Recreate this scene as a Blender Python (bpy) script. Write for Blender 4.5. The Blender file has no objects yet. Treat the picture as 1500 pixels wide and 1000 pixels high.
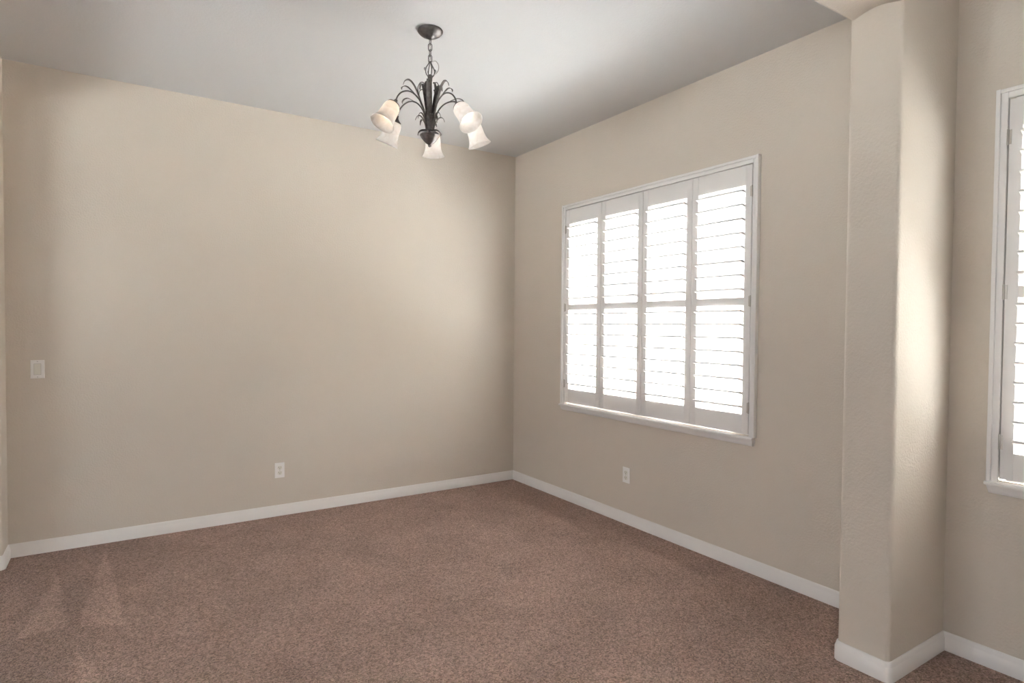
import bpy, bmesh, math, random
from mathutils import Vector, Matrix
random.seed(7)
S = bpy.context.scene
COL = S.collection
PI = math.pi
R = math.radians

# ---------------------------------------------------------------- camera, sky, sun, exposure
H = 3.05                                   # ceiling height
cam_d = bpy.data.cameras.new('camera')
cam = bpy.data.objects.new('camera', cam_d)
COL.objects.link(cam)
YAW, PITCH, ROLL, F = 0.578, -0.025, 0.008, 882.45
fw = Vector((math.sin(YAW)*math.cos(PITCH), math.cos(YAW)*math.cos(PITCH), math.sin(PITCH)))
rt = Vector((math.cos(YAW), -math.sin(YAW), 0))
up = rt.cross(fw)
rt2 = rt*math.cos(ROLL) + up*math.sin(ROLL)
up2 = -rt*math.sin(ROLL) + up*math.cos(ROLL)
m = Matrix((rt2, up2, -fw)).transposed().to_4x4()
m.translation = Vector((-3.145, -4.785, 1.455))
cam.matrix_world = m
cam_d.sensor_fit = 'HORIZONTAL'
cam_d.sensor_width = 36.0
cam_d.lens = F/1500*36.0
cam_d.clip_start = 0.02
S.camera = cam

S.view_settings.view_transform = 'Standard'
S.view_settings.look = 'None'
S.view_settings.gamma = 1.0
S.view_settings.use_curve_mapping = False
S.view_settings.exposure = 1.42
S.cycles.use_denoising = True
S.cycles.max_bounces = 14
S.cycles.diffuse_bounces = 10
S.cycles.transparent_max_bounces = 16
S.cycles.sample_clamp_direct = 0.8
S.cycles.sample_clamp_indirect = 11.0
S.cycles.caustics_reflective = False
S.cycles.caustics_refractive = False

SKY = 2.9
w = bpy.data.worlds.new('sky')
S.world = w
w.use_nodes = True
nt = w.node_tree
nt.nodes.clear()
o_ = nt.nodes.new('ShaderNodeOutputWorld')
bg = nt.nodes.new('ShaderNodeBackground')
bg.inputs['Color'].default_value = (0.95, 1.0, 1.08, 1)
bg.inputs['Strength'].default_value = SKY
nt.links.new(bg.outputs[0], o_.inputs[0])

sun_d = bpy.data.lights.new('sun', 'SUN')
sun_d.energy = 65.0
sun_d.angle = R(0.6)
sun_d.color = (0.98, 1.0, 1.04)
sun = bpy.data.objects.new('sun', sun_d)
COL.objects.link(sun)
sun.rotation_euler = Vector((-0.52, 0.32, -0.79)).to_track_quat('-Z', 'Y').to_euler()


def portal(name, loc, direction, sx, sy):
    d = bpy.data.lights.new(name, 'AREA')
    d.shape = 'RECTANGLE'
    d.size, d.size_y = sx, sy
    d.cycles.is_portal = True
    o = bpy.data.objects.new(name, d)
    COL.objects.link(o)
    o.location = loc
    o.rotation_euler = Vector(direction).to_track_quat('-Z', 'Z').to_euler()
    return o


# ---------------------------------------------------------------- materials
def mat(name):
    M = bpy.data.materials.new(name)
    M.use_nodes = True
    t = M.node_tree
    return M, t, t.nodes['Principled BSDF']


def plain(name, col, rough=0.5, metal=0.0, spec=0.5, bump=None, bscale=200.0, vary=0.0, vscale=6.0):
    M, t, b = mat(name)
    b.inputs['Base Color'].default_value = (*col, 1)
    b.inputs['Roughness'].default_value = rough
    b.inputs['Metallic'].default_value = metal
    b.inputs['Specular IOR Level'].default_value = spec
    tc = t.nodes.new('ShaderNodeTexCoord')
    if vary:
        n = t.nodes.new('ShaderNodeTexNoise')
        n.inputs['Scale'].default_value = vscale
        n.inputs['Detail'].default_value = 4
        t.links.new(tc.outputs['Object'], n.inputs['Vector'])
        mr = t.nodes.new('ShaderNodeMapRange')
        mr.inputs['From Min'].default_value = .3
        mr.inputs['From Max'].default_value = .7
        mr.inputs['To Min'].default_value = 1-vary
        mr.inputs['To Max'].default_value = 1+vary
        t.links.new(n.outputs['Fac'], mr.inputs['Value'])
        mx = t.nodes.new('ShaderNodeVectorMath')
        mx.operation = 'SCALE'
        mx.inputs[0].default_value = col
        t.links.new(mr.outputs[0], mx.inputs['Scale'])
        t.links.new(mx.outputs[0], b.inputs['Base Color'])
    if bump:
        n = t.nodes.new('ShaderNodeTexNoise')
        n.inputs['Scale'].default_value = bscale
        n.inputs['Detail'].default_value = 3
        t.links.new(tc.outputs['Object'], n.inputs['Vector'])
        bp = t.nodes.new('ShaderNodeBump')
        bp.inputs['Strength'].default_value = bump
        bp.inputs['Distance'].default_value = 0.004
        t.links.new(n.outputs['Fac'], bp.inputs['Height'])
        t.links.new(bp.outputs[0], b.inputs['Normal'])
    return M


M_WALL = plain('beige_wall_paint', (0.64, 0.577, 0.504), 0.75, spec=0.25, bump=0.6, bscale=95, vary=0.012, vscale=1.4)
M_CEIL = plain('off_white_ceiling_paint', (0.60, 0.60, 0.602), 0.85, spec=0.2, bump=0.3, bscale=90)
M_TRIM = plain('white_trim_paint', (0.80, 0.775, 0.755), 0.4, spec=0.4)
M_SHUT = plain('white_shutter_paint', (0.80, 0.782, 0.768), 0.4, spec=0.4)
M_PLATE = plain('white_plastic', (0.84, 0.82, 0.80), 0.35)
M_IVORY = plain('ivory_plastic', (0.76, 0.74, 0.67), 0.35)
M_DARK = plain('dark_slot', (0.06, 0.055, 0.05), 0.6)
M_SCREW = plain('painted_screw', (0.55, 0.53, 0.50), 0.4, metal=0.3)
M_PEWTER = plain('antique_pewter', (0.145, 0.132, 0.128), 0.40, metal=0.75, bump=0.12, bscale=120, vary=0.25, vscale=60)
M_CORD = plain('grey_cord', (0.36, 0.34, 0.31), 0.5)
M_VINYL = plain('white_vinyl', (0.75, 0.74, 0.72), 0.4)
M_HINGE = plain('painted_hinge', (0.50, 0.47, 0.43), 0.35, metal=0.4)
M_CONC = plain('pale_concrete', (0.60, 0.59, 0.575), 0.9, vary=0.1, vscale=2)
M_FENCE = plain('pale_fence_board', (0.62, 0.54, 0.45), 0.8, vary=0.1, vscale=3)
M_LEAF = plain('reddish_leaf', (0.50, 0.20, 0.15), 0.6, vary=0.3, vscale=30)
M_TWIG = plain('twig', (0.20, 0.13, 0.09), 0.8)


def carpet():
    M, t, b = mat('brown_cut_pile_carpet')
    L = t.links.new
    N = t.nodes.new
    tc = N('ShaderNodeTexCoord')

    def noise(scale, detail=2, rough=.5):
        n = N('ShaderNodeTexNoise')
        n.inputs['Scale'].default_value = scale
        n.inputs['Detail'].default_value = detail
        n.inputs['Roughness'].default_value = rough
        L(tc.outputs['Object'], n.inputs['Vector'])
        return n.outputs['Fac']

    def rng(v, a, c, lo, hi, smooth=False):
        r = N('ShaderNodeMapRange')
        if smooth:
            r.interpolation_type = 'SMOOTHSTEP'
        r.inputs['From Min'].default_value = a
        r.inputs['From Max'].default_value = c
        r.inputs['To Min'].default_value = lo
        r.inputs['To Max'].default_value = hi
        L(v, r.inputs['Value'])
        return r.outputs[0]

    def op(kind, a, c):
        n = N('ShaderNodeMath')
        n.operation = kind
        for k, v in enumerate((a, c)):
            if isinstance(v, (int, float)):
                n.inputs[k].default_value = v
            else:
                L(v, n.inputs[k])
        return n.outputs[0]

    vor = N('ShaderNodeTexVoronoi')
    vor.inputs['Scale'].default_value = 165
    L(tc.outputs['Object'], vor.inputs['Vector'])
    tuft = vor.outputs['Distance']
    sep = N('ShaderNodeSeparateColor')
    L(vor.outputs['Color'], sep.inputs[0])
    fleck = rng(sep.outputs[0], 0, 1, 0.58, 1.42)
    mid = rng(noise(46, 3, .6), .3, .7, .86, 1.14)
    blotch = rng(noise(2.6, 4, .6), .35, .65, .91, 1.09)
    v = op('MULTIPLY', op('MULTIPLY', fleck, mid), blotch)

    # vacuum-lay triangles near the left: three half planes each, soft edges
    def tri(A, B, C, e0=-0.012, e1=0.02):
        P = [A, B, C]
        cx = sum(q[0] for q in P)/3
        cy = sum(q[1] for q in P)/3
        out = None
        for i in range(3):
            p, q = P[i], P[(i+1) % 3]
            n = Vector((-(q[1]-p[1]), q[0]-p[0], 0)).normalized()
            if (cx-p[0])*n.x + (cy-p[1])*n.y < 0:
                n = -n
            d = N('ShaderNodeVectorMath')
            d.operation = 'DOT_PRODUCT'
            L(tc.outputs['Object'], d.inputs[0])
            d.inputs[1].default_value = n
            s = op('ADD', d.outputs['Value'], -(p[0]*n.x+p[1]*n.y))
            k = rng(s, e0, e1, 0, 1, True)
            out = k if out is None else op('MULTIPLY', out, k)
        return out

    TR = CARPET_MARKS
    mk = None
    for T in TR:
        k = tri(*T)
        mk = k if mk is None else op('MAXIMUM', mk, k)
    v = op('MULTIPLY', v, rng(mk, 0, 1, 1.0, 1.24))
    left_tone = tri((-4.3, 0.3), (-2.75, 0.3), (-3.5, -3.2), 0.0, 0.28)      # broad soft-edged triangle, darker, over the left corner
    v = op('MULTIPLY', v, rng(left_tone, 0, 1, 1.0, 0.87))
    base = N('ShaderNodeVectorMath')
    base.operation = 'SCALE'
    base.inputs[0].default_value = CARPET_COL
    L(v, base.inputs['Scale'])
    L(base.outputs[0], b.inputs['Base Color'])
    b.inputs['Roughness'].default_value = 1.0
    b.inputs['Specular IOR Level'].default_value = 0.05
    b.inputs['Sheen Weight'].default_value = 0.08
    bp = N('ShaderNodeBump')
    bp.inputs['Strength'].default_value = 0.8
    bp.inputs['Distance'].default_value = 0.012
    bp.invert = True
    L(op('ADD', tuft, op('MULTIPLY', noise(46, 3, .6), .6)), bp.inputs['Height'])
    L(bp.outputs[0], b.inputs['Normal'])
    return M


CARPET_COL = (0.405, 0.276, 0.231)
CARPET_MARKS = [((-3.222, -0.075), (-3.327, -1.267), (-3.127, -1.369)),
                ((-3.449, -0.470), (-3.563, -1.266), (-3.356, -1.233)),
                ((-3.321, -1.447), (-3.30, -1.95), (-3.20, -1.88))]
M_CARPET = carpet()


def glass_mat():
    M, t, b = mat('window_glass')
    t.nodes.remove(b)
    o = t.nodes['Material Output']
    tr = t.nodes.new('ShaderNodeBsdfTransparent')
    tr.inputs[0].default_value = (0.95, 0.97, 0.96, 1)
    gl = t.nodes.new('ShaderNodeBsdfGlossy')
    gl.inputs['Roughness'].default_value = 0.02
    lw = t.nodes.new('ShaderNodeLayerWeight')
    pw = t.nodes.new('ShaderNodeMath')
    pw.operation = 'POWER'
    pw.inputs[1].default_value = 5
    t.links.new(lw.outputs['Facing'], pw.inputs[0])
    fr = t.nodes.new('ShaderNodeMapRange')
    fr.inputs['To Min'].default_value = 0.03
    fr.inputs['To Max'].default_value = 0.7
    t.links.new(pw.outputs[0], fr.inputs['Value'])
    mx = t.nodes.new('ShaderNodeMixShader')
    t.links.new(fr.outputs[0], mx.inputs[0])
    t.links.new(tr.outputs[0], mx.inputs[1])
    t.links.new(gl.outputs[0], mx.inputs[2])
    t.links.new(mx.outputs[0], o.inputs['Surface'])
    return M


M_GLASS = glass_mat()


def shade_mat():
    M, t, b = mat('alabaster_glass')
    o = t.nodes['Material Output']
    tc = t.nodes.new('ShaderNodeTexCoord')
    n = t.nodes.new('ShaderNodeTexNoise')
    n.inputs['Scale'].default_value = 22
    n.inputs['Detail'].default_value = 5
    n.inputs['Distortion'].default_value = 1.6
    t.links.new(tc.outputs['Object'], n.inputs['Vector'])
    cr = t.nodes.new('ShaderNodeValToRGB')
    cr.color_ramp.elements[0].position = .35
    cr.color_ramp.elements[0].color = (0.86, 0.83, 0.80, 1)
    cr.color_ramp.elements[1].position = .65
    cr.color_ramp.elements[1].color = (0.95, 0.94, 0.93, 1)
    t.links.new(n.outputs['Fac'], cr.inputs[0])
    b.inputs['Roughness'].default_value = 0.3
    t.links.new(cr.outputs[0], b.inputs['Base Color'])
    tl = t.nodes.new('ShaderNodeBsdfTranslucent')
    t.links.new(cr.outputs[0], tl.inputs[0])
    mx = t.nodes.new('ShaderNodeMixShader')
    mx.inputs[0].default_value = 0.55
    t.links.new(b.outputs[0], mx.inputs[1])
    t.links.new(tl.outputs[0], mx.inputs[2])
    t.links.new(mx.outputs[0], o.inputs['Surface'])
    return M


M_SHADE = shade_mat()


def bulb_mat(name, col, power):
    M, t, b = mat(name)
    b.inputs['Base Color'].default_value = (0.9, 0.88, 0.84, 1)
    b.inputs['Emission Color'].default_value = (*col, 1)
    b.inputs['Emission Strength'].default_value = power
    return M


M_BULB = bulb_mat('lit_bulb', (1.0, 0.76, 0.52), 1.1)
M_BULB_DIM = bulb_mat('dim_bulb', (1.0, 0.94, 0.88), 0.9)


# ---------------------------------------------------------------- helpers
def box(bm, a, b, bev=0.0):
    """axis-aligned box between corners a and b"""
    x0, x1 = sorted((a[0], b[0]))
    y0, y1 = sorted((a[1], b[1]))
    z0, z1 = sorted((a[2], b[2]))
    v = [bm.verts.new(p) for p in ((x0, y0, z0), (x1, y0, z0), (x1, y1, z0), (x0, y1, z0),
                                   (x0, y0, z1), (x1, y0, z1), (x1, y1, z1), (x0, y1, z1))]
    f = [bm.faces.new([v[i] for i in q]) for q in ((3, 2, 1, 0), (4, 5, 6, 7), (0, 1, 5, 4), (1, 2, 6, 5), (2, 3, 7, 6), (3, 0, 4, 7))]
    if bev:
        es = list({e for g in f for e in g.edges})
        bmesh.ops.bevel(bm, geom=es, offset=bev, segments=2, profile=.5, affect='EDGES')


def lathe(bm, prof, seg=32, M=None):
    """prof: list of (r, z); revolved about z, then transformed by M"""
    M = M or Matrix()
    rings = []
    for r, z in prof:
        if r < 1e-6:
            rings.append([bm.verts.new(M @ Vector((0, 0, z)))])
        else:
            rings.append([bm.verts.new(M @ Vector((r*math.cos(2*PI*k/seg), r*math.sin(2*PI*k/seg), z))) for k in range(seg)])
    for a, b in zip(rings, rings[1:]):
        for k in range(seg):
            k2 = (k+1) % seg
            if len(a) == 1 and len(b) == 1:
                continue
            if len(a) == 1:
                bm.faces.new((a[0], b[k], b[k2]))
            elif len(b) == 1:
                bm.faces.new((a[k], b[0], a[k2]))
            else:
                bm.faces.new((a[k], b[k], b[k2], a[k2]))


def smooth_path(pts, n=6):
    """Catmull-Rom through pts"""
    P = [Vector(p) for p in pts]
    P = [2*P[0]-P[1]] + P + [2*P[-1]-P[-2]]
    out = []
    for i in range(1, len(P)-2):
        for k in range(n):
            t = k/n
            a, b, c, d = P[i-1], P[i], P[i+1], P[i+2]
            out.append(0.5*((2*b) + (c-a)*t + (2*a-5*b+4*c-d)*t*t + (3*b-a-3*c+d)*t**3))
    out.append(P[-2])
    return out


def tube(bm, pts, rad, seg=8, closed=False):
    n = len(pts)
    rads = rad if isinstance(rad, (list, tuple)) else [rad]*n
    rings = []
    nrm = None
    for i in range(n):
        a = pts[(i-1) % n] if (closed or i > 0) else pts[i]
        b = pts[(i+1) % n] if (closed or i < n-1) else pts[i]
        tg = (b-a).normalized()
        if nrm is None:
            nrm = tg.orthogonal().normalized()
        nrm = (nrm - tg*nrm.dot(tg)).normalized()
        bi = tg.cross(nrm)
        rings.append([bm.verts.new(pts[i] + rads[i]*(nrm*math.cos(2*PI*k/seg)+bi*math.sin(2*PI*k/seg))) for k in range(seg)])
    prs = list(zip(rings, rings[1:]))
    if closed:
        prs.append((rings[-1], rings[0]))
    for a, b in prs:
        for k in range(seg):
            bm.faces.new((a[k], a[(k+1) % seg], b[(k+1) % seg], b[k]))
    if not closed:
        bm.faces.new(rings[0][::-1])
        bm.faces.new(rings[-1])


def obj(name, bm, material, parent=None, smooth=False, at=None):
    bmesh.ops.recalc_face_normals(bm, faces=bm.faces)
    me = bpy.data.meshes.new(name)
    bm.to_mesh(me)
    bm.free()
    me.materials.append(material)
    if smooth:
        me.shade_smooth()
        if smooth != 'all':
            me.set_sharp_from_angle(angle=R(40))
    o = bpy.data.objects.new(name, me)
    COL.objects.link(o)
    if parent is not None:
        o.parent = parent
    if at is not None:
        me.transform(Matrix.Translation(-Vector(at)))
        o.location = at
    return o


def struct(name, bm, material, smooth=False):
    o = obj(name, bm, material, None, smooth)
    o['kind'] = 'structure'
    return o


def thing(name, label, cat, loc, group=None):
    o = bpy.data.objects.new(name, None)
    o.empty_display_size = 0.05
    COL.objects.link(o)
    o.location = loc
    o['label'] = label
    o['category'] = cat
    if group:
        o['group'] = group
    return o


def copy_tree(o, parent=None):
    c = o.copy()
    COL.objects.link(c)
    if parent is not None:
        c.parent = parent
    for ch in list(o.children):
        copy_tree(ch, c)
    return c


# ---------------------------------------------------------------- room shell
XL = -3.729            # dining-room left wall
XO = -6.5              # far side of the house part behind / left of the camera
YR = -9.0              # rear wall behind the camera
YF, YN = -3.372, -3.588   # far and near face of the projecting wall
XW = -0.499            # its end face
ZH = 2.775             # soffit
WT = 0.16

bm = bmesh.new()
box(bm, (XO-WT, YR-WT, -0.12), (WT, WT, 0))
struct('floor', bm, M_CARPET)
bm = bmesh.new()
box(bm, (XO-WT, YR-WT, H), (WT, WT, H+.2))
struct('ceiling', bm, M_CEIL)


def holed_wall(name, axis, pos0, pos1, u0, u1, holes, material=M_WALL):
    """wall slab; axis 'x' -> slab between x=pos0..pos1 running along y from u0 to u1 (u0<u1). holes: (ua, ub, za, zb)"""
    us = sorted({u0, u1, *[h[0] for h in holes], *[h[1] for h in holes]})
    zs = sorted({0.0, H, *[h[2] for h in holes], *[h[3] for h in holes]})
    bm = bmesh.new()

    def P(p, u, z):
        return (p, u, z) if axis == 'x' else (u, p, z)

    def solid(i, j):
        if i < 0 or j < 0 or i >= len(us)-1 or j >= len(zs)-1:
            return False
        cu, cz = (us[i]+us[i+1])/2, (zs[j]+zs[j+1])/2
        return not any(h[0] < cu < h[1] and h[2] < cz < h[3] for h in holes)
    cache = {}

    def V(*p):
        k = tuple(round(c, 5) for c in p)
        if k not in cache:
            cache[k] = bm.verts.new(p)
        return cache[k]
    for i in range(len(us)-1):
        for j in range(len(zs)-1):
            if not solid(i, j):
                continue
            a, b, c, d = us[i], us[i+1], zs[j], zs[j+1]
            for p in (pos0, pos1):
                bm.faces.new([V(*P(p, u, z)) for u, z in ((a, c), (b, c), (b, d), (a, d))])
            for (di, dj, q) in ((-1, 0, ((a, c), (a, d))), (1, 0, ((b, c), (b, d))), (0, -1, ((a, c), (b, c))), (0, 1, ((a, d), (b, d)))):
                if not solid(i+di, j+dj):
                    (ua, za), (ub, zb) = q
                    bm.faces.new([V(*P(pos0, ua, za)), V(*P(pos0, ub, zb)), V(*P(pos1, ub, zb)), V(*P(pos1, ua, za))])
    return struct(name, bm, material)


# shutter layout (window 1 starts at Y1, window 2 at Y2; both run toward -y)
Y1, Y2 = -0.802, -3.787
PW = 0.4415
WW = 4*PW
PZ0, PZ1 = 0.822, 2.423
HOLE = (PZ0-.008, PZ1+.008)
holed_wall('wall_right', 'x', 0.0, WT, YR-WT, WT,
           [(Y1-WW-.006, Y1+.006, *HOLE), (Y2-WW-.006, Y2+.006, *HOLE)])
holed_wall('wall_back', 'y', 0.0, WT, XO-WT, 0.0, [])
REAR = []
holed_wall('wall_front', 'y', YR-WT, YR, XO-WT, 0.0, REAR)
ADDED_LEFT = [(-3.1, -1.5, 0.5, 2.2), (-7.2, -5.6, 0.7, 2.3)]  # window openings added on the unseen side to let in fill light
holed_wall('wall_far_left', 'x', XO-WT, XO, YR, 0.0, ADDED_LEFT)

# left wall: short stub with bullnose end, then an opening under a header
LT = 0.12
YS = -0.215
bm = bmesh.new()
r = 0.02
pts = [(XL, 0.0), (XL, YS+r)]
pts += [(XL-r+r*math.cos(a), YS+r-r*math.sin(a)) for a in [R(q) for q in (15, 30, 45, 60, 75, 90)]]
pts += [(XL-LT+r-r*math.sin(a), YS+r-r*math.cos(a)) for a in [R(q) for q in (0, 15, 30, 45, 60, 75, 90)]]
pts += [(XL-LT, 0.0)]
lo = [bm.verts.new((x, y, 0)) for x, y in pts]
hi = [bm.verts.new((x, y, H)) for x, y in pts]
for i in range(len(pts)):
    k = (i+1) % len(pts)
    bm.faces.new((lo[i], lo[k], hi[k], hi[i]))
bm.faces.new(lo)
bm.faces.new(hi[::-1])
box(bm, (XL-LT, YS+.001, ZH), (XL, YN, H))
box(bm, (XL-LT, YF, 0), (XL, YN, ZH))
struct('wall_left', bm, M_WALL, smooth=True)

# projecting wall + header above the wide opening, bullnose corners, shallow hollow in the soffit
bm = bmesh.new()
r = 0.022
prof = []
for a in (0, 15, 30, 45, 60, 75, 90):
    prof.append((YF-r+r*math.cos(R(a)), r-r*math.sin(R(a))))
nfl = 8
for k in range(1, nfl):
    prof.append((YF-r+(YN+r-(YF-r))*k/nfl, 0.0))
for a in (90, 75, 60, 45, 30, 15, 0):
    prof.append((YN+r-r*math.cos(R(a)), r-r*math.sin(R(a))))
cols = []
for y, d in prof:
    t = (YF-y)/(YF-YN)
    hollow = 0.020*max(0.0, math.sin(PI*min(1, max(0, (t-.06)/.9))))
    z = ZH + d + hollow
    cols.append([bm.verts.new(p) for p in ((XW+d, y, 0), (XW+d, y, z), (XL, y, z))])
for a, b in zip(cols, cols[1:]):
    for k in range(2):
        bm.faces.new((a[k], b[k], b[k+1], a[k+1]))
for c, y in ((cols[0], YF), (cols[-1], YN)):
    q0, q1, q2 = bm.verts.new((0, y, 0)), bm.verts.new((0, y, H)), bm.verts.new((XL, y, H))
    q3 = bm.verts.new((0, y, c[1].co.z))
    q4 = bm.verts.new((c[1].co.x, y, H))
    bm.faces.new((c[0], q0, q3, c[1]))
    bm.faces.new((c[1], q3, q1, q4))
    bm.faces.new((c[1], q4, q2, c[2]))
struct('wall_divider', bm, M_WALL, smooth=True)

# baseboards: one profile swept along the wall line with mitred corners
BH, BT = 0.083, 0.014
bprof = [(0, 0), (BT, 0), (BT, BH-.026), (BT-.0025, BH-.023), (BT-.0035, BH-.018), (BT-.0065, BH-.008), (BT-.0085, BH-.002), (BT-.0105, BH), (0, BH)]


def arc2(cx, cy, rr, a0, a1, n=5):
    return [(cx+rr*math.cos(R(a0+(a1-a0)*k/n)), cy+rr*math.sin(R(a0+(a1-a0)*k/n))) for k in range(n+1)]


def sweep_base(pts_named):
    """pts_named: list of (point, name-of-segment-that-starts-here)"""
    P = [Vector((p[0], p[1])) for p, _ in pts_named]
    off = []
    for i in range(len(P)):
        d0 = (P[i]-P[i-1]).normalized() if i > 0 else None
        d1 = (P[i+1]-P[i]).normalized() if i < len(P)-1 else None
        if d0 is None or d1 is None:
            d = d1 if d0 is None else d0
            off.append(Vector((d.y, -d.x)))
        else:
            n0, n1 = Vector((d0.y, -d0.x)), Vector((d1.y, -d1.x))
            b = (n0+n1)
            off.append(b/(b.dot(n0)))
    groups = {}
    for i in range(len(P)-1):
        groups.setdefault(pts_named[i][1], []).append(i)
    for name, segs in groups.items():
        bm = bmesh.new()
        idx = segs + [segs[-1]+1]
        rows = [[bm.verts.new((P[i].x+off[i].x*d, P[i].y+off[i].y*d, z)) for d, z in bprof] for i in idx]
        for a, b in zip(rows, rows[1:]):
            for k in range(len(bprof)):
                k2 = (k+1) % len(bprof)
                bm.faces.new((a[k], a[k2], b[k2], b[k]))
        bm.faces.new(rows[0])
        bm.faces.new(rows[-1][::-1])
        struct(name, bm, M_TRIM, smooth=True)


rb = 0.020
stub = [(XL-LT, 0.0)] + arc2(XL-LT+rb, YS+rb, rb, 180, 270) + arc2(XL-rb, YS+rb, rb, 270, 360)
wing = arc2(XW+rb, YF-rb, rb, 90, 180) + arc2(XW+rb, YN+rb, rb, 180, 270)
seq = [(p, 'baseboard_left') for p in stub]
seq += [((XL, 0.0), 'baseboard_back'), ((0.0, 0.0), 'baseboard_right'), ((0.0, YF), 'baseboard_divider')]
seq += [(p, 'baseboard_divider') for p in wing]
seq += [((0.0, YN), 'baseboard_right_near'), ((0.0, YR), 'baseboard_front'), ((XO, YR), 'end')]
sweep_base(seq)

# ---------------------------------------------------------------- windows (vinyl frame + glass) in the wall thickness
def window(name, axis, u0, u1, z0, z1, depth, outward, mull=True):
    """frame and pane in a hole; axis 'x': plane x=depth, spans y u0..u1; outward = sign of the outside direction"""
    bm = bmesh.new()
    t, wd = 0.05*outward, 0.045

    def B(bm, ua, ub, za, zb, d0, d1):
        if axis == 'x':
            box(bm, (d0, ua, za), (d1, ub, zb))
        else:
            box(bm, (ua, d0, za), (ub, d1, zb))
    B(bm, u0, u1, z0, z0+wd, depth, depth+t)
    B(bm, u0, u1, z1-wd, z1, depth, depth+t)
    B(bm, u0, u0+wd, z0+wd, z1-wd, depth, depth+t)
    B(bm, u1-wd, u1, z0+wd, z1-wd, depth, depth+t)
    um = (u0+u1)/2
    if mull:
        B(bm, um-.028, um+.028, z0+wd, z1-wd, depth+t*.1, depth+t*.9)
    fr = struct(name, bm, M_VINYL)
    g = bmesh.new()
    B(g, u0+wd-.004, u1-wd+.004, z0+wd-.004, z1-wd+.004, depth+t*.45, depth+t*.55)
    gl = obj('glass_pane', g, M_GLASS, fr)
    return fr


for n, y in ((1, Y1), (2, Y2)):
    window('window_%d' % n, 'x', y-WW-.006, y+.006, *HOLE, WT-.055, 1)
for n, h in enumerate(REAR):
    window('window_%d' % (n+3), 'y', *h, YR-.06, -1, mull=False)
    portal('rear_window_portal', ((h[0]+h[1])/2, YR-WT-.02, (h[2]+h[3])/2), (0, 1, 0), h[1]-h[0], h[3]-h[2])
for n, h in enumerate(ADDED_LEFT):
    window('window_%d' % (n+3), 'x', *h, XO-.06, -1, mull=False)  # added windows, out of view, only there for the fill light
    portal('added_window_portal', (XO-WT-.02, (h[0]+h[1])/2, (h[2]+h[3])/2), (1, 0, 0), h[3]-h[2], h[1]-h[0])
for y in (Y1, Y2):
    portal('side_window_portal', (WT+.02, y-WW/2, (PZ0+PZ1)/2), (-1, 0, 0), PZ1-PZ0, WW)

# ---------------------------------------------------------------- plantation shutters
SX0, SX1 = -0.020, 0.008          # panel front / back plane
ST, RT, RB = 0.0455, 0.118, 0.117  # stile, top rail, bottom rail
ZM0, ZM1 = 1.592, 1.640            # divider rail
TILT = R(13)


def louver_mesh(length):
    bm = bmesh.new()
    n = 16
    a, b = 0.0445, 0.0064
    ring = []
    for k in range(n):
        t = 2*PI*(k+.5)/n
        c_, s_ = math.cos(t), math.sin(t)
        ring.append((a*math.copysign(abs(c_)**.3, c_), b*math.copysign(abs(s_)**.55, s_)))
    ca, sa = math.cos(TILT), math.sin(TILT)
    ring = [(x*ca + z*sa, -x*sa + z*ca) for x, z in ring]     # outer (+x) edge lower
    L = [bm.verts.new((x, -length/2, z)) for x, z in ring]
    Q = [bm.verts.new((x, length/2, z)) for x, z in ring]
    for k in range(n):
        bm.faces.new((L[k], L[(k+1) % n], Q[(k+1) % n], Q[k]))
    bm.faces.new(L[::-1])
    bm.faces.new(Q)
    bmesh.ops.recalc_face_normals(bm, faces=bm.faces)
    me = bpy.data.meshes.new('louver')
    bm.to_mesh(me)
    bm.free()
    me.materials.append(M_SHUT)
    me.shade_smooth()
    me.set_sharp_from_angle(angle=R(40))
    return me


LOUV = louver_mesh(PW-2*ST-.004)


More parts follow.
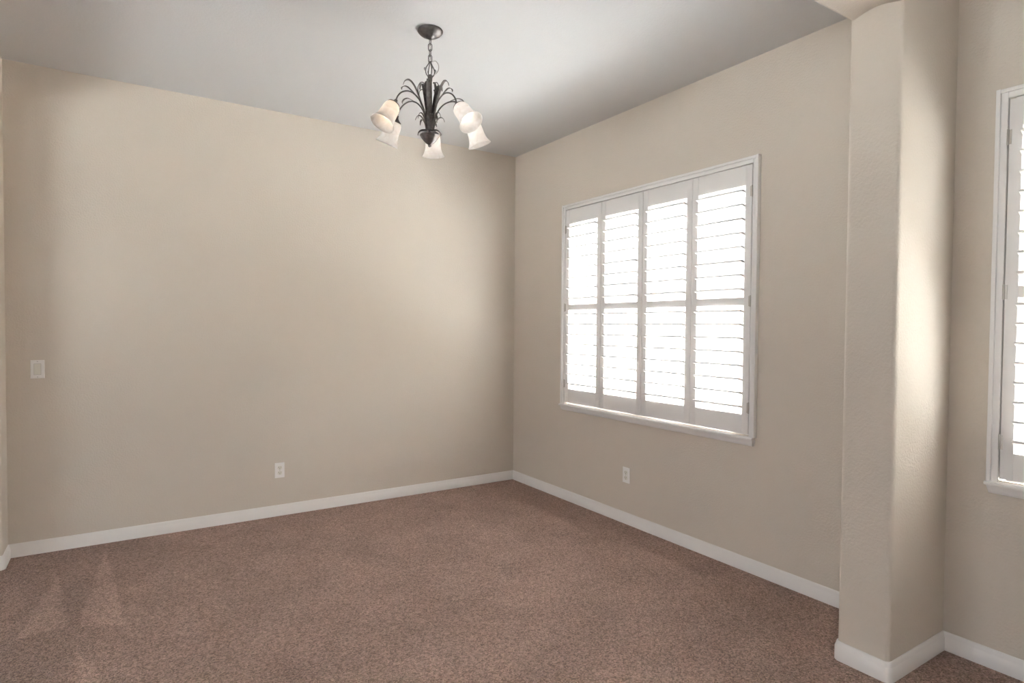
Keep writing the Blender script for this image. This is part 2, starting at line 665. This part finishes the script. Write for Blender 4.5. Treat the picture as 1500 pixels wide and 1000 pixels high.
def make_shutter(y0, label):
    root = thing('plantation_shutter', label, 'window shutter', (0, y0-WW/2, PZ0), 'plantation shutters on the right-hand wall')

    def loc(o):
        o.location = Vector(o.location) - Vector(root.location)
        return o
    ya, yb = y0+.004, y0-WW-.004        # inner edges of the face frame (left, right)
    fwid = 0.040
    bm = bmesh.new()
    fx = -0.026
    # stepped face frame: outer bead and flat, three sides (the sill closes the bottom)
    for (i0, i1, d) in ((0.0, 0.026, -0.021), (0.024, fwid, -0.030)):
        box(bm, (d, ya+i0, PZ0-.012), (0.0, ya+i1, PZ1+.006+i1), .002)
        box(bm, (d, yb-i0, PZ0-.012), (0.0, yb-i1, PZ1+.006+i1), .002)
        box(bm, (d, ya+i0, PZ1+.004+i0), (0.0, yb-i0, PZ1+.004+i1), .002)
    # return into the wall opening
    box(bm, (0.0, ya+.001, PZ0-.004), (0.05, ya-.0015, PZ1+.005))
    box(bm, (0.0, yb-.001, PZ0-.004), (0.05, yb+.0015, PZ1+.005))
    # light stop behind the panel edges
    sx = SX1+.0015
    box(bm, (sx, ya, PZ0-.002), (sx+.010, ya-.018, PZ1+.004))
    box(bm, (sx, yb, PZ0-.002), (sx+.010, yb+.018, PZ1+.004))
    box(bm, (sx, ya-.018, PZ1+.0075), (sx+.010, yb+.018, PZ1-.016))
    box(bm, (sx+.001, ya-.018, PZ0-.0105), (sx+.009, yb+.018, PZ0+.012))
    loc(obj('face_frame', bm, M_SHUT, root, smooth=True))
    bm = bmesh.new()
    sprof = [(0.03, PZ0-.012), (-0.039, PZ0-.012), (-0.044, PZ0-.015), (-0.045, PZ0-.021), (-0.042, PZ0-.027), (-0.034, PZ0-.029),
             (-0.031, PZ0-.034), (-0.029, PZ0-.046), (-0.024, PZ0-.058), (-0.018, PZ0-.064), (0.0, PZ0-.064), (0.0, PZ0-.03), (0.03, PZ0-.03)]
    rows = []
    sa, sb = y0+.046, y0-WW-.042
    for s, ye in ((1, sa), (-1, sb)):
        row = []
        for x, z in sprof:
            ins = 0.0 if x < -0.0 else 0.0
            if z < PZ0-.0285 and x <= 0.0:
                ins = 0.006 + max(0, (PZ0-.034-z))*0.2
            if x > 0.0:
                ins = 0.046 if s == 1 else 0.042
            row.append(bm.verts.new((x, ye - s*ins, z)))
        rows.append(row)
    k_ = len(sprof)
    for k in range(k_):
        bm.faces.new((rows[0][k], rows[0][(k+1) % k_], rows[1][(k+1) % k_], rows[1][k]))
    bm.faces.new(rows[0])
    bm.faces.new(rows[1][::-1])
    loc(obj('sill', bm, M_SHUT, root, smooth=True))
    for i in range(4):
        pa, pb = y0-i*PW-.0015, y0-(i+1)*PW+.0015
        yc = (pa+pb)/2
        z0, z1 = PZ0+.003, PZ1-.003
        bm = bmesh.new()
        box(bm, (SX0, pa, z0), (SX1, pa-ST, z1), .0025)
        box(bm, (SX0, pb, z0), (SX1, pb+ST, z1), .0025)
        for za, zb in ((z0, PZ0+RB), (ZM0, ZM1), (PZ1-RT, z1)):
            box(bm, (SX0+.0015, pa-ST+.001, za), (SX1-.0015, pb+ST-.001, zb), .002)
        pn = obj('shutter_panel', bm, M_SHUT, root, smooth=True)
        loc(pn)
        xc = (SX0+SX1)/2
        for (za, zb) in ((PZ0+RB, ZM0), (ZM1, PZ1-RT)):
            nl = 8
            pitch = (zb-za)/nl
            for k in range(nl):
                lv = bpy.data.objects.new('louver', LOUV)
                COL.objects.link(lv)
                lv.parent = pn
                lv.location = (xc, yc, za + (k+.5)*pitch)
        if i in (0, 3):
            ye = y0+.001 if i == 0 else y0-WW-.001
            for zc in (PZ0+.16, (ZM0+ZM1)/2, PZ1-.16):
                bm = bmesh.new()
                lathe(bm, [(0, -.034), (.0035, -.034), (.0045, -.03), (.0045, .03), (.0035, .034), (0, .034)], 12,
                      Matrix.Translation((SX0-.003, ye, zc)))
                sgn = -1 if i == 0 else 1
                box(bm, (SX0-.0025, ye, zc-.03), (SX0+.0005, ye+sgn*.012, zc+.03))
                obj('hinge', bm, M_HINGE, pn, smooth=True)
    return root


s1 = make_shutter(Y1, 'white plantation shutter with four bright louvered panels on the beige wall beside the corner')
s2 = copy_tree(s1)
s2.location.y += Y2-Y1
for pn in s2.children:                   # this window's louvers stand a little more closed
    for lv in pn.children:
        if lv.name.startswith('louver'):
            lv.rotation_euler.y = R(9)
s2['label'] = 'white plantation shutter cut off by the right edge, beyond the projecting wall end'

# ---------------------------------------------------------------- outlets and light switch
def frame_on(wall, at):
    """matrix: local x = to the right along the wall seen from the room, local y = out of the wall, z up"""
    x, y, z = at
    if wall == 'back':
        M = Matrix(((1, 0, 0), (0, -1, 0), (0, 0, 1))).to_4x4()
    else:
        M = Matrix(((0, -1, 0), (-1, 0, 0), (0, 0, 1))).to_4x4()
    return M


def wall_bm(f, wall):
    bm = bmesh.new()
    f(bm)
    bm.transform(frame_on(wall, (0, 0, 0)))
    return bm


def plate(bm):
    wv, hv = .035, .0572
    prof = [(1.0, 0.0), (1.0, .003), (.985, .0048), (.95, .006)]
    rows = []
    for s, d in prof:
        rows.append([bm.verts.new((sx*(wv-(1-s)*.05), d, sz*(hv-(1-s)*.05))) for sx, sz in ((-1, -1), (1, -1), (1, 1), (-1, 1))])
    for a, b in zip(rows, rows[1:]):
        for k in range(4):
            bm.faces.new((a[k], a[(k+1) % 4], b[(k+1) % 4], b[k]))
    bm.faces.new(rows[-1])
    bm.faces.new(rows[0][::-1])


def disc(bm, x, z, y0, y1, rr, seg=16, squash=None):
    a, b = [], []
    for k in range(seg):
        t = 2*PI*k/seg
        dx, dz = rr*math.cos(t), rr*math.sin(t)
        if squash:
            dz = max(-squash, min(squash, dz))
        a.append(bm.verts.new((x+dx, y0, z+dz)))
        b.append(bm.verts.new((x+dx, y1, z+dz)))
    for k in range(seg):
        bm.faces.new((a[k], a[(k+1) % seg], b[(k+1) % seg], b[k]))
    bm.faces.new(b)
    bm.faces.new(a[::-1])


def outlet(at, wall, label):
    t = thing('power_outlet', label, 'power outlet', at, 'duplex power outlets low on the walls')
    obj('cover_plate', wall_bm(plate, wall), M_PLATE, t)
    for sz in (-1, 1):
        rc = obj('receptacle', wall_bm(lambda b: disc(b, 0, sz*.0195, .004, .0078, .0172, 24, .0142), wall), M_IVORY, t)

        def slots(b):
            box(b, (-.0075, .0070, sz*.0195-.001), (-.0055, .0081, sz*.0195+.008))
            box(b, (.0055, .0070, sz*.0195-.000), (.0075, .0081, sz*.0195+.007))
            disc(b, 0, sz*.0195-.0075, .0070, .0081, .0026, 10)
        obj('socket_holes', wall_bm(slots, wall), M_DARK, rc)
    obj('screw', wall_bm(lambda b: disc(b, 0, 0, .005, .0072, .0032, 12), wall), M_SCREW, t)
    return t


outlet((-2.128, 0, .347), 'back', 'white power outlet low on the long back wall, left of the room corner')
outlet((0, -1.532, .360), 'right', 'white power outlet low on the right wall beneath the shuttered window')
t = thing('light_switch', 'white single rocker light switch at the left end of the back wall', 'light switch', (-3.575, 0, 1.163))
obj('cover_plate', wall_bm(plate, 'back'), M_PLATE, t)


def surround(b):
    for x0, x1, z0, z1 in ((-.0185, -.0163, -.0355, .0355), (.0163, .0185, -.0355, .0355), (-.0163, .0163, -.0355, -.0333), (-.0163, .0163, .0333, .0355)):
        box(b, (x0, .004, z0), (x1, .0068, z1))


obj('rocker_surround', wall_bm(surround, 'back'), M_SCREW, t)


def rocker(b):
    v = []
    for x in (-.0158, .0158):
        v.append([b.verts.new((x, y, z)) for y, z in ((.003, -.0328), (.0060, -.0328), (.0078, 0), (.0105, .0328), (.003, .0328))])
    for k in range(5):
        b.faces.new((v[0][k], v[0][(k+1) % 5], v[1][(k+1) % 5], v[1][k]))
    b.faces.new(v[0][::-1])
    b.faces.new(v[1])


obj('rocker', wall_bm(rocker, 'back'), M_IVORY, t)
for sz in (-1, 1):
    obj('screw', wall_bm(lambda b: disc(b, 0, sz*.0485, .005, .0068, .0030, 12), 'back'), M_SCREW, t)

# ---------------------------------------------------------------- chandelier
CX, CY = -1.725, -1.775
PHI0 = math.atan2(CY+4.785, CX+3.145)
ch = thing('chandelier', 'dark pewter five-arm chandelier with leafy scrolls and frosted glass bell shades hanging from the ceiling', 'chandelier', (CX, CY, H))
Z = lambda z: z-H                        # absolute height -> local


def polar(th, rr, z, side=0.0):
    a = PHI0+R(th)
    return Vector((rr*math.cos(a)-side*math.sin(a), rr*math.sin(a)+side*math.cos(a), Z(z)))


bm = bmesh.new()
lathe(bm, [(0, 0), (.066, 0), (.0685, -.003), (.0685, -.008), (.066, -.012), (.059, -.020), (.047, -.029), (.032, -.036), (.024, -.039),
           (.021, -.042), (.012, -.046), (.007, -.050), (0, -.050)], 40)
obj('canopy', bm, M_PEWTER, ch, smooth=True)
zl = 3.004
nl = 4
for k in range(nl):
    bm = bmesh.new()
    hh, ww = 0.0195, 0.0095
    zc = zl-.014-k*.0305
    ang = PHI0 + (PI/2 if k % 2 else R(25))
    loop = []
    for q in range(24):
        t_ = 2*PI*q/24
        u = ww*math.cos(t_)
        v_ = (hh-ww)*(1 if math.sin(t_) >= 0 else -1) + ww*math.sin(t_)
        loop.append(Vector((u*math.cos(ang), u*math.sin(ang), Z(zc)+v_)))
    tube(bm, loop, .0021, 8, closed=True)
    obj('chain_link', bm, M_PEWTER, ch, smooth=True)
bm = bmesh.new()
cord = [(0, 0, Z(3.002))]
for k in range(8):
    zz = 2.99-k*.0145
    cord.append((.004*math.cos(k*2.1), .004*math.sin(k*2.1), Z(zz)))
cord += [tuple(polar(-90, rr, z)) for rr, z in ((.012, 2.884), (.030, 2.888), (.043, 2.872), (.046, 2.850), (.038, 2.828), (.022, 2.815), (.010, 2.806))]
tube(bm, smooth_path(cord, 5), .0017, 6)
obj('power_cord', bm, M_CORD, ch, smooth=True)

# wire cage at the top of the stem: each loop is a part
for k in range(4):
    bm = bmesh.new()
    th = 20+90*k
    tube(bm, smooth_path([polar(th, rr, z) for rr, z in ((.004, 2.884), (.010, 2.868), (.021, 2.850), (.026, 2.832), (.022, 2.814), (.012, 2.800), (.010, 2.780))], 5), .0024, 7)
    tube(bm, smooth_path([polar(th, rr, z) for rr, z in ((.024, 2.838), (.030, 2.845), (.033, 2.838), (.030, 2.832))], 4), .0018, 6)
    obj('wire_loop', bm, M_PEWTER, ch, smooth=True)

bm = bmesh.new()
lathe(bm, [(0, Z(2.812)), (.010, Z(2.812)), (.014, Z(2.806)), (.011, Z(2.798)), (.010, Z(2.77)), (.011, Z(2.70)), (.013, Z(2.62)), (.016, Z(2.55)), (.020, Z(2.515)), (.026, Z(2.495)), (0, Z(2.49))], 24)
obj('stem', bm, M_PEWTER, ch, smooth=True)
bm = bmesh.new()
lathe(bm, [(0, Z(2.496)), (.044, Z(2.496)), (.052, Z(2.490)), (.054, Z(2.486)), (.051, Z(2.481)), (.044, Z(2.470)), (.033, Z(2.457)), (.022, Z(2.446)), (.012, Z(2.439)),
           (.009, Z(2.435)), (.010, Z(2.431)), (.007, Z(2.426)), (0, Z(2.423))], 36)
obj('hub_bowl', bm, M_PEWTER, ch, smooth=True)


def ribbon(bm, path, widths, side, fold=0.25, thick=0.0018):
    """leaf blade: path points, half widths, side direction; creased along the midrib, given a small thickness"""
    n = len(path)
    rows = []
    for i in range(n):
        a, b = path[max(0, i-1)], path[min(n-1, i+1)]
        tg = (b-a).normalized()
        s = (side - tg*side.dot(tg)).normalized()
        nr = tg.cross(s)
        wv = widths[i]
        rows.append([path[i]-s*wv+nr*wv*fold, path[i]-s*wv*.5+nr*wv*fold*.35, path[i], path[i]+s*wv*.5+nr*wv*fold*.35, path[i]+s*wv+nr*wv*fold, nr])
    top = [[bm.verts.new(p+r_[5]*thick/2) for p in r_[:5]] for r_ in rows]
    bot = [[bm.verts.new(p-r_[5]*thick/2) for p in r_[:5]] for r_ in rows]
    for i in range(n-1):
        for k in range(4):
            bm.faces.new((top[i][k], top[i][k+1], top[i+1][k+1], top[i+1][k]))
            bm.faces.new((bot[i][k+1], bot[i][k], bot[i+1][k], bot[i+1][k+1]))
        for k in (0, 4):
            bm.faces.new((top[i][k], top[i+1][k], bot[i+1][k], bot[i][k]))
    for i in (0, n-1):
        for k in range(4):
            bm.faces.new((top[i][k], top[i][k+1], bot[i][k+1], bot[i][k]))


def wid(n, w0, wm, w1, peak=.5):
    out = []
    for i in range(n):
        t = i/(n-1)
        if t < peak:
            q = t/peak
            out.append(w0+(wm-w0)*math.sin(q*PI/2))
        else:
            q = (t-peak)/(1-peak)
            out.append(w1+(wm-w1)*math.cos(q*PI/2))
    return out


# azimuth (0 = away from the camera), radius of the holder, radius of the shade mouth, drop
ARMS = [(-4, .240, .300, -.012), (60, .212, .268, 0), (128, .225, .297, 0), (223, .206, .310, 0), (282, .232, .276, 0)]
LEAFS = [(31, .72, -.01), (96, 1.0, -.030), (174, .75, -.050), (250, .70, -.030), (322, .72, -.015)]
for j, (th, rs_, dz) in enumerate(LEAFS):
    side = Vector((-math.sin(PHI0+R(th)), math.cos(PHI0+R(th)), 0))

    def lp(pts, amt=1.0):
        return smooth_path([polar(th, .020+(rr-.020)*rs_, z+dz*max(0, min(1, (z-2.50)/.20))) for rr, z in pts], 5)
    bm = bmesh.new()
    p = lp(((.020, 2.495), (.025, 2.56), (.036, 2.63), (.052, 2.69), (.070, 2.740), (.090, 2.780), (.113, 2.802), (.134, 2.795), (.143, 2.776)))
    ribbon(bm, p, wid(len(p), .005, .0155 if j in (1, 3) else .0125, .002, .45), side)
    # inner lobes that part from the blade and curl back towards the stem
    p = lp(((.050, 2.675), (.062, 2.725), (.066, 2.765), (.056, 2.793), (.040, 2.800), (.026, 2.790)))
    ribbon(bm, p, wid(len(p), .006, .008, .0015, .4), side)
    p = lp(((.046, 2.665), (.058, 2.710), (.058, 2.745), (.046, 2.760), (.036, 2.755)))
    ribbon(bm, p, wid(len(p), .005, .006, .0015, .4), side)
    obj('leaf', bm, M_PEWTER, ch, smooth=True)
    # low curled leaf springing from the hub
    bm = bmesh.new()
    th2 = th+6
    side = Vector((-math.sin(PHI0+R(th2)), math.cos(PHI0+R(th2)), 0))
    for rs, zs, sd in ((.86, 0, .006), (.62, .022, -.008)):
        p = smooth_path([polar(th2, .018+(rr-.018)*rs, z+zs*max(0, (z-2.5)/.08), sd*max(0, (z-2.5)/.06)) for rr, z in ((.020, 2.497), (.028, 2.535), (.043, 2.566), (.061, 2.582), (.080, 2.577), (.090, 2.558))], 5)
        ribbon(bm, p, wid(len(p), .005, .008, .0015, .4), side)
    obj('curled_leaf', bm, M_PEWTER, ch, smooth=True)
    # turned-out leaf tip at the bowl rim
    bm = bmesh.new()
    p = smooth_path([polar(th, rr, z) for rr, z in ((.022, 2.512), (.042, 2.508), (.055, 2.500), (.062, 2.490), (.062, 2.482))], 4)
    ribbon(bm, p, wid(len(p), .012, .016, .002, .4), Vector((-math.sin(PHI0+R(th)), math.cos(PHI0+R(th)), 0)))
    obj('rim_leaf', bm, M_PEWTER, ch, smooth=True)

shade_out = [(.0285, 0), (.035, -.004), (.0405, -.014), (.0435, -.030), (.0445, -.050), (.0455, -.070), (.0480, -.090), (.053, -.107), (.0605, -.122), (.066, -.130)]
for th, rf, rm, dz in ARMS:
    kf = rf/.235
    bm = bmesh.new()
    p = smooth_path([polar(th, rr, z) for rr, z in ((.020, 2.495), (.024, 2.55), (.042*kf, 2.615), (.075*kf, 2.660), (.115*kf, 2.683), (.152*kf, 2.685), (.190*kf, 2.670), (.216*kf, 2.645+dz), (.230*kf, 2.618+dz))], 6)
    tube(bm, p, .0040, 10)
    arm = obj('arm', bm, M_PEWTER, ch, smooth=True)
    bm = bmesh.new()
    side = Vector((-math.sin(PHI0+R(th)), math.cos(PHI0+R(th)), 0))
    p = smooth_path([polar(th, rr*kf, z) for rr, z in ((.105, 2.680), (.130, 2.694), (.155, 2.704), (.178, 2.702), (.192, 2.691), (.192, 2.681))], 5)
    ribbon(bm, p, wid(len(p), .003, .006, .0015, .6), side)
    obj('scroll_leaf', bm, M_PEWTER, arm, smooth=True)
    # fitter and shade share a tilted axis
    ax = (polar(th, rm, 2.475)-polar(th, rf, 2.595)).normalized()
    top = polar(th, rf-.004, 2.614+dz)
    M = Matrix.Translation(top) @ (-ax).to_track_quat('Z', 'Y').to_matrix().to_4x4()
    bm = bmesh.new()
    lathe(bm, [(0, .006), (.007, .006), (.009, .002), (.009, -.004), (.012, -.010), (.020, -.018), (.030, -.024), (.034, -.027), (.034, -.031), (.028, -.032), (0, -.030)], 28, M)
    obj('shade_holder', bm, M_PEWTER, arm, smooth=True)
    M2 = M @ Matrix.Translation((0, 0, -.029))
    bm = bmesh.new()
    inner = [(r_-.003, z_+(-.003 if i == 0 else 0)) for i, (r_, z_) in enumerate(shade_out)]
    lathe(bm, [(0.0, 0.0)] + shade_out + inner[::-1] + [(0.0, -.003)], 36, M2)
    sh = obj('glass_shade', bm, M_SHADE, arm, smooth='all')
    bm = bmesh.new()
    lathe(bm, [(0, -.004), (.013, -.004), (.013, -.022), (.017, -.032), (.024, -.048), (.026, -.060), (.023, -.074), (.014, -.084), (0, -.087)], 20, M2)
    obj('bulb', bm, M_BULB if th == 128 else M_BULB_DIM, arm, smooth=True)

# ---------------------------------------------------------------- outside the windows
bm = bmesh.new()
box(bm, (-14, -18, -0.35), (22, 12, -0.25))
struct('ground', bm, M_CONC)
bm = bmesh.new()
box(bm, (WT, -8.5, 2.88), (1.0, -3.5, 3.05))  # unseen slab and posts, added to keep sun off the second window
box(bm, (.90, -8.42, -.25), (.99, -8.33, 2.88))
box(bm, (.90, -5.9, -.25), (.99, -5.81, 2.88))
struct('added_sunshade', bm, M_TRIM)
fn = thing('garden_fence', 'pale sunlit board fence seen through the louvers outside the window', 'fence', (4.2, -3, -.25))
bm = bmesh.new()
y = -9.0
while y < 5.0:
    box(bm, (0.0, y+3, 0), (.02, y+3+.143, 2.18))
    y += .15
for z in (.4, 1.8):
    box(bm, (.02, -6, z), (.06, 8, z+.09))
obj('fence_boards', bm, M_FENCE, fn)
for k in range(8):
    bm = bmesh.new()
    box(bm, (.021, -5.9+k*1.9, 0), (.11, -5.81+k*1.9, 2.12))
    obj('post', bm, M_FENCE, fn)


def shrub(at, hh, label):
    t = thing('garden_shrub', label, 'shrub', at, 'reddish shrubs outside the window')
    bm = bmesh.new()
    lv = bmesh.new()
    for k in range(26):
        a = random.random()*2*PI
        rr = random.uniform(.1, .42)
        top = Vector((rr*math.cos(a), rr*math.sin(a), hh*random.uniform(.55, 1)))
        base = Vector((rr*.15*math.cos(a), rr*.15*math.sin(a), 0))
        midp = base.lerp(top, .5)+Vector((0, 0, .08))
        pth = smooth_path([base, midp, top], 4)
        tube(bm, pth, .006, 5)
        for q in range(26):
            pp = base.lerp(top, random.uniform(.3, 1.02)) + Vector([random.gauss(0, .06) for _ in range(3)])
            d = Vector([random.gauss(0, 1) for _ in range(3)]).normalized()
            s = d.orthogonal().normalized()
            L_ = random.uniform(.05, .09)
            ribbon(lv, [pp, pp+d*L_*.5, pp+d*L_], [.004, L_*.3, .002], s, .3, .0015)
    obj('stems', bm, M_TWIG, t)
    f = obj('foliage', lv, M_LEAF, t)
    f['kind'] = 'stuff'
    return t


shrub((2.6, -1.15, -.25), 1.75, 'reddish leafy shrub glimpsed through the lower louvers of the shuttered window')
